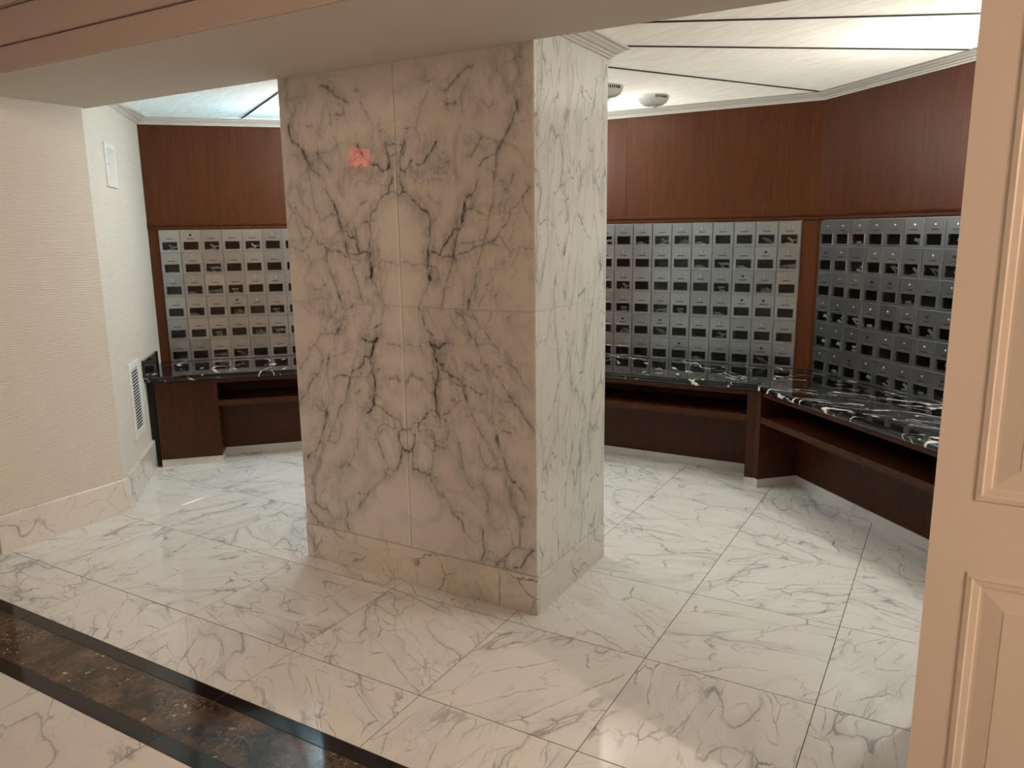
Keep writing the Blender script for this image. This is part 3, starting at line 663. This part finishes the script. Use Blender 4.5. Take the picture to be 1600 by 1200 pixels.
for side in names:
    a, b, s0, nc = BANKS[side]; rr = random.Random({'right': 3, 'back': 8, 'left': 5}[side])
    dirv = (Vector(b) - Vector(a)).normalized(); s1 = s0 + nc * PITCH; org = along(a, b, s1)      # local +x runs opposite to the path, towards the right when facing the wall
    rz = math.atan2(-dirv.y, -dirv.x)
    bank = tag(empty('mailbox_bank', (org[0], org[1], CTR + .0005), rz), blab[side], 'mailboxes', 'mailbox banks round the alcove')
    Wd, Hd = nc * PITCH, 6 * ROW
    body = MB().box((0, .158, 0), (Wd, .163, Hd))
    for c_ in range(nc + 1): x = c_ * PITCH; body.box((max(0, x - .0012), .006, 0), (min(Wd, x + .0012), .158, Hd))
    for r_ in range(7): z = r_ * ROW; body.box((0, .006, max(0, z - .001)), (Wd, .158, min(Hd, z + .001)))
    body.build('body', M['alu_dark'], bank)
    fm = MB()
    for c_ in range(nc + 1): x = c_ * PITCH; fm.box((max(0, x - .006), -.001, 0), (min(Wd, x + .006), .0055, Hd))
    for r_ in range(7): z = r_ * ROW; fm.box((0, -.0012, max(0, z - .005)), (Wd, .0053, min(Hd, z + .005)))
    fm.build('frame', M['alu_frame'], bank)
    for c_ in range(nc):
        for r_ in range(6):
            d_ = link('mailbox_door', dm, None, bank, ((c_ + .5) * PITCH, -.0065, r_ * ROW))
            d_.rotation_euler = (rr.uniform(-.012, .012), 0, rr.uniform(-.012, .012))
            link('window', wm, None, d_, (0, 0, 0)); dk = rr.random() < .16
            if rr.random() > .06: link('lock', ldm if dk else lm, None, d_, (0, -.006, .126))
            link('name_slot', smm, None, d_, (0, 0, .1))
            if rr.random() < {'right': .55, 'back': .38, 'left': .36}[side]:
                l_ = link('letters', mail_glints[rr.randrange(7)]); l_.matrix_world = bank.matrix_basis @ Matrix.Translation(((c_ + .5) * PITCH, 0, r_ * ROW + .001))
                tag(l_, {'right': 'loose white letters standing in for glints behind a mailbox window of the dark grey bank', 'back': 'loose white letters standing in for glints behind a mailbox window of the middle bank', 'left': 'loose white letters standing in for glints behind a mailbox window of the pale bank'}[side], 'mail', 'letters standing for glints in the %s mailboxes' % {'right': 'dark grey', 'back': 'middle', 'left': 'pale'}[side])

# ---------------------------------------------------------------- vents on the papered wall, detectors, lobby fittings
def vent(name, p0, wd, z0, z1, fr_, nsl, vertical, label):
    """p0 = left lower corner on the slanted papered wall; local x runs along the wall to the back, -y out of it"""
    u = tag(empty(name, (p0[0], p0[1], z0), math.atan2(1, -1)), label, 'vent'); H = z1 - z0
    for (a_, b_) in (((0, 0, 0), (fr_, .012, H)), ((wd - fr_, 0, 0), (wd, .012, H)), ((fr_, 0, 0), (wd - fr_, .012, fr_)), ((fr_, 0, H - fr_), (wd - fr_, .012, H))):
        MB().box((a_[0], -.012, a_[2]), (b_[0], -.0005, b_[2]), .0015).build('frame', M['white'], u)
    MB().box((fr_, -.003, fr_), (wd - fr_, -.0008, H - fr_)).build('backing', M['ventdark'], u)
    span = (wd if vertical else H) - 2 * fr_; pt = span / nsl
    if vertical: sb = MB().add([(-.0015, -.003, 0), (.0025, -.010, 0), (.004, -.010, 0), (0, -.003, 0)] + [(-.0015, -.003, H - 2 * fr_), (.0025, -.010, H - 2 * fr_), (.004, -.010, H - 2 * fr_), (0, -.003, H - 2 * fr_)], [(0, 1, 2, 3), (7, 6, 5, 4), (0, 4, 5, 1), (1, 5, 6, 2), (2, 6, 7, 3), (3, 7, 4, 0)])
    else:
        L_ = wd - 2 * fr_; k = pt * .62; sb = MB().add([(0, -.003, 0), (0, -.012, k), (0, -.011, k + .004), (0, -.003, .004), (L_, -.003, 0), (L_, -.012, k), (L_, -.011, k + .004), (L_, -.003, .004)], [(0, 1, 2, 3), (7, 6, 5, 4), (0, 4, 5, 1), (1, 5, 6, 2), (2, 6, 7, 3), (3, 7, 4, 0)])
    me = mesh('slat', sb.v, sb.f); me.materials.append(M['white'])
    for k in range(nsl): link('slat', me, None, u, ((fr_ + (k + .5) * pt, 0, fr_) if vertical else (fr_, 0, fr_ + k * pt)))
    return u
def onwall(x): return (x, -3.2 - x)
PW = 1   # the slanted papered wall is x + y = -3.2
u = vent('air_vent', onwall(-4.145), .255, 1.897, 2.157, .035, 9, True, 'small white air vent high on the papered wall')
sc = mesh('screw', *(lambda m: (m.v, m.f))(rotx(MB().lathe([(.004, 0), (.004, .002), (.002, .003)], 10)))); link('screw', sc, M['slot'], u, (.0175, -.012, .13))
vent('louvre_grille', onwall(-4.145), .295, .325, .815, .045, 20, False, 'tall white louvred grille low on the papered wall')

def detector(x, y, z, rz, label):
    u = tag(empty('smoke_detector', (x, y, z), rz), label, 'smoke detector', 'ceiling detectors')
    MB().lathe([(.098, 0), (.098, -.014), (.094, -.026), (.082, -.046), (.060, -.060), (.035, -.066)], 36).build('housing', M['plastic'], u, smooth=True)
    MB().lathe([(.020, -.064), (.019, -.074), (.012, -.081), (.004, -.084)], 20).build('test_button', M['plastic'], u, smooth=True)
    s_ = MB().box((-.003, -.0995, -.026), (.003, -.093, -.008)); me = mesh('vent_slot', s_.v, s_.f); me.materials.append(M['slot'])
    for k in range(-3, 4):
        q = link('vent_slot', me, None, u); q.rotation_euler = (0, 0, .6 + k * .13)
    return u
detector(-1.465, 2.932, 2.434, .3, 'white bowl-shaped smoke detector on the ceiling in front of the wood panelling')
detector(-1.553, 2.385, 2.419, .3, 'white smoke detector on the ceiling half hidden behind the marble column')

# illuminated exit sign on the lobby wall, seen mirrored in the polished column
ex = tag(empty('exit_sign', (-5.645, -3.55, 2.44)), 'illuminated sign with red letters on the lobby side wall', 'sign')
o = MB().box((.001, -.145, -.08), (.04, .145, .10), .004).build('sign_box', M['red'], ex)
tc = bpy.data.curves.new('sign_text', 'FONT'); tc.body = 'EXIT'; tc.size = .145; tc.align_x = 'CENTER'; tc.align_y = 'CENTER'; tc.extrude = .002
to = bpy.data.objects.new('tmp_text', tc); COL.objects.link(to); dg = bpy.context.evaluated_depsgraph_get(); tme = bpy.data.meshes.new_from_object(to.evaluated_get(dg)); bpy.data.objects.remove(to)
tme.materials.clear(); tme.name = 'sign_text'
lt = link('lettering', tme, M['white'], ex); lt.location = (.0425, 0, .01); lt.rotation_euler = (PI / 2, 0, PI / 2)
for (x, y, e), pl_ in zip(ALC_FILL, ('above the worktop beside the panelled door', 'behind the column near the corner', 'behind the column nearer the papered wall')):
    u = tag(empty('fill_bowl', (x, y, 2.425)), 'added fill bowl out of view on the alcove ceiling ' + pl_, 'ceiling light', 'added alcove fill bowls')  # unseen bowls added as bodies for the alcove fill lamps
    MB().lathe([(.11, 0), (.11, -.015), (.10, -.02)], 28).build('canopy', M['white'], u)
    MB().lathe([(.095, -.021), (.092, -.04), (.075, -.06), (.04, -.072), (.01, -.075)], 28).build('opal_bowl', M['fill_glow'], u, smooth=True)
places = ['beyond the panelled door', 'in the middle of the lobby', 'opposite the marble column', 'far back near the exit sign wall', 'far back near the plain side wall']
for (x, y, e), pl_ in zip(DOWN, places):
    u = tag(empty('ceiling_light', (x, y, LOBBY_Z)), 'round opal ceiling light in the lobby ' + pl_, 'ceiling light', 'lobby ceiling lights')
    MB().lathe([(.19, 0), (.19, -.02), (.17, -.025)], 28).build('canopy', M['white'], u)
    MB().lathe([(.165, -.026), (.160, -.05), (.13, -.075), (.07, -.090), (.02, -.094)], 28).build('opal_bowl', M['lens'], u, smooth=True)
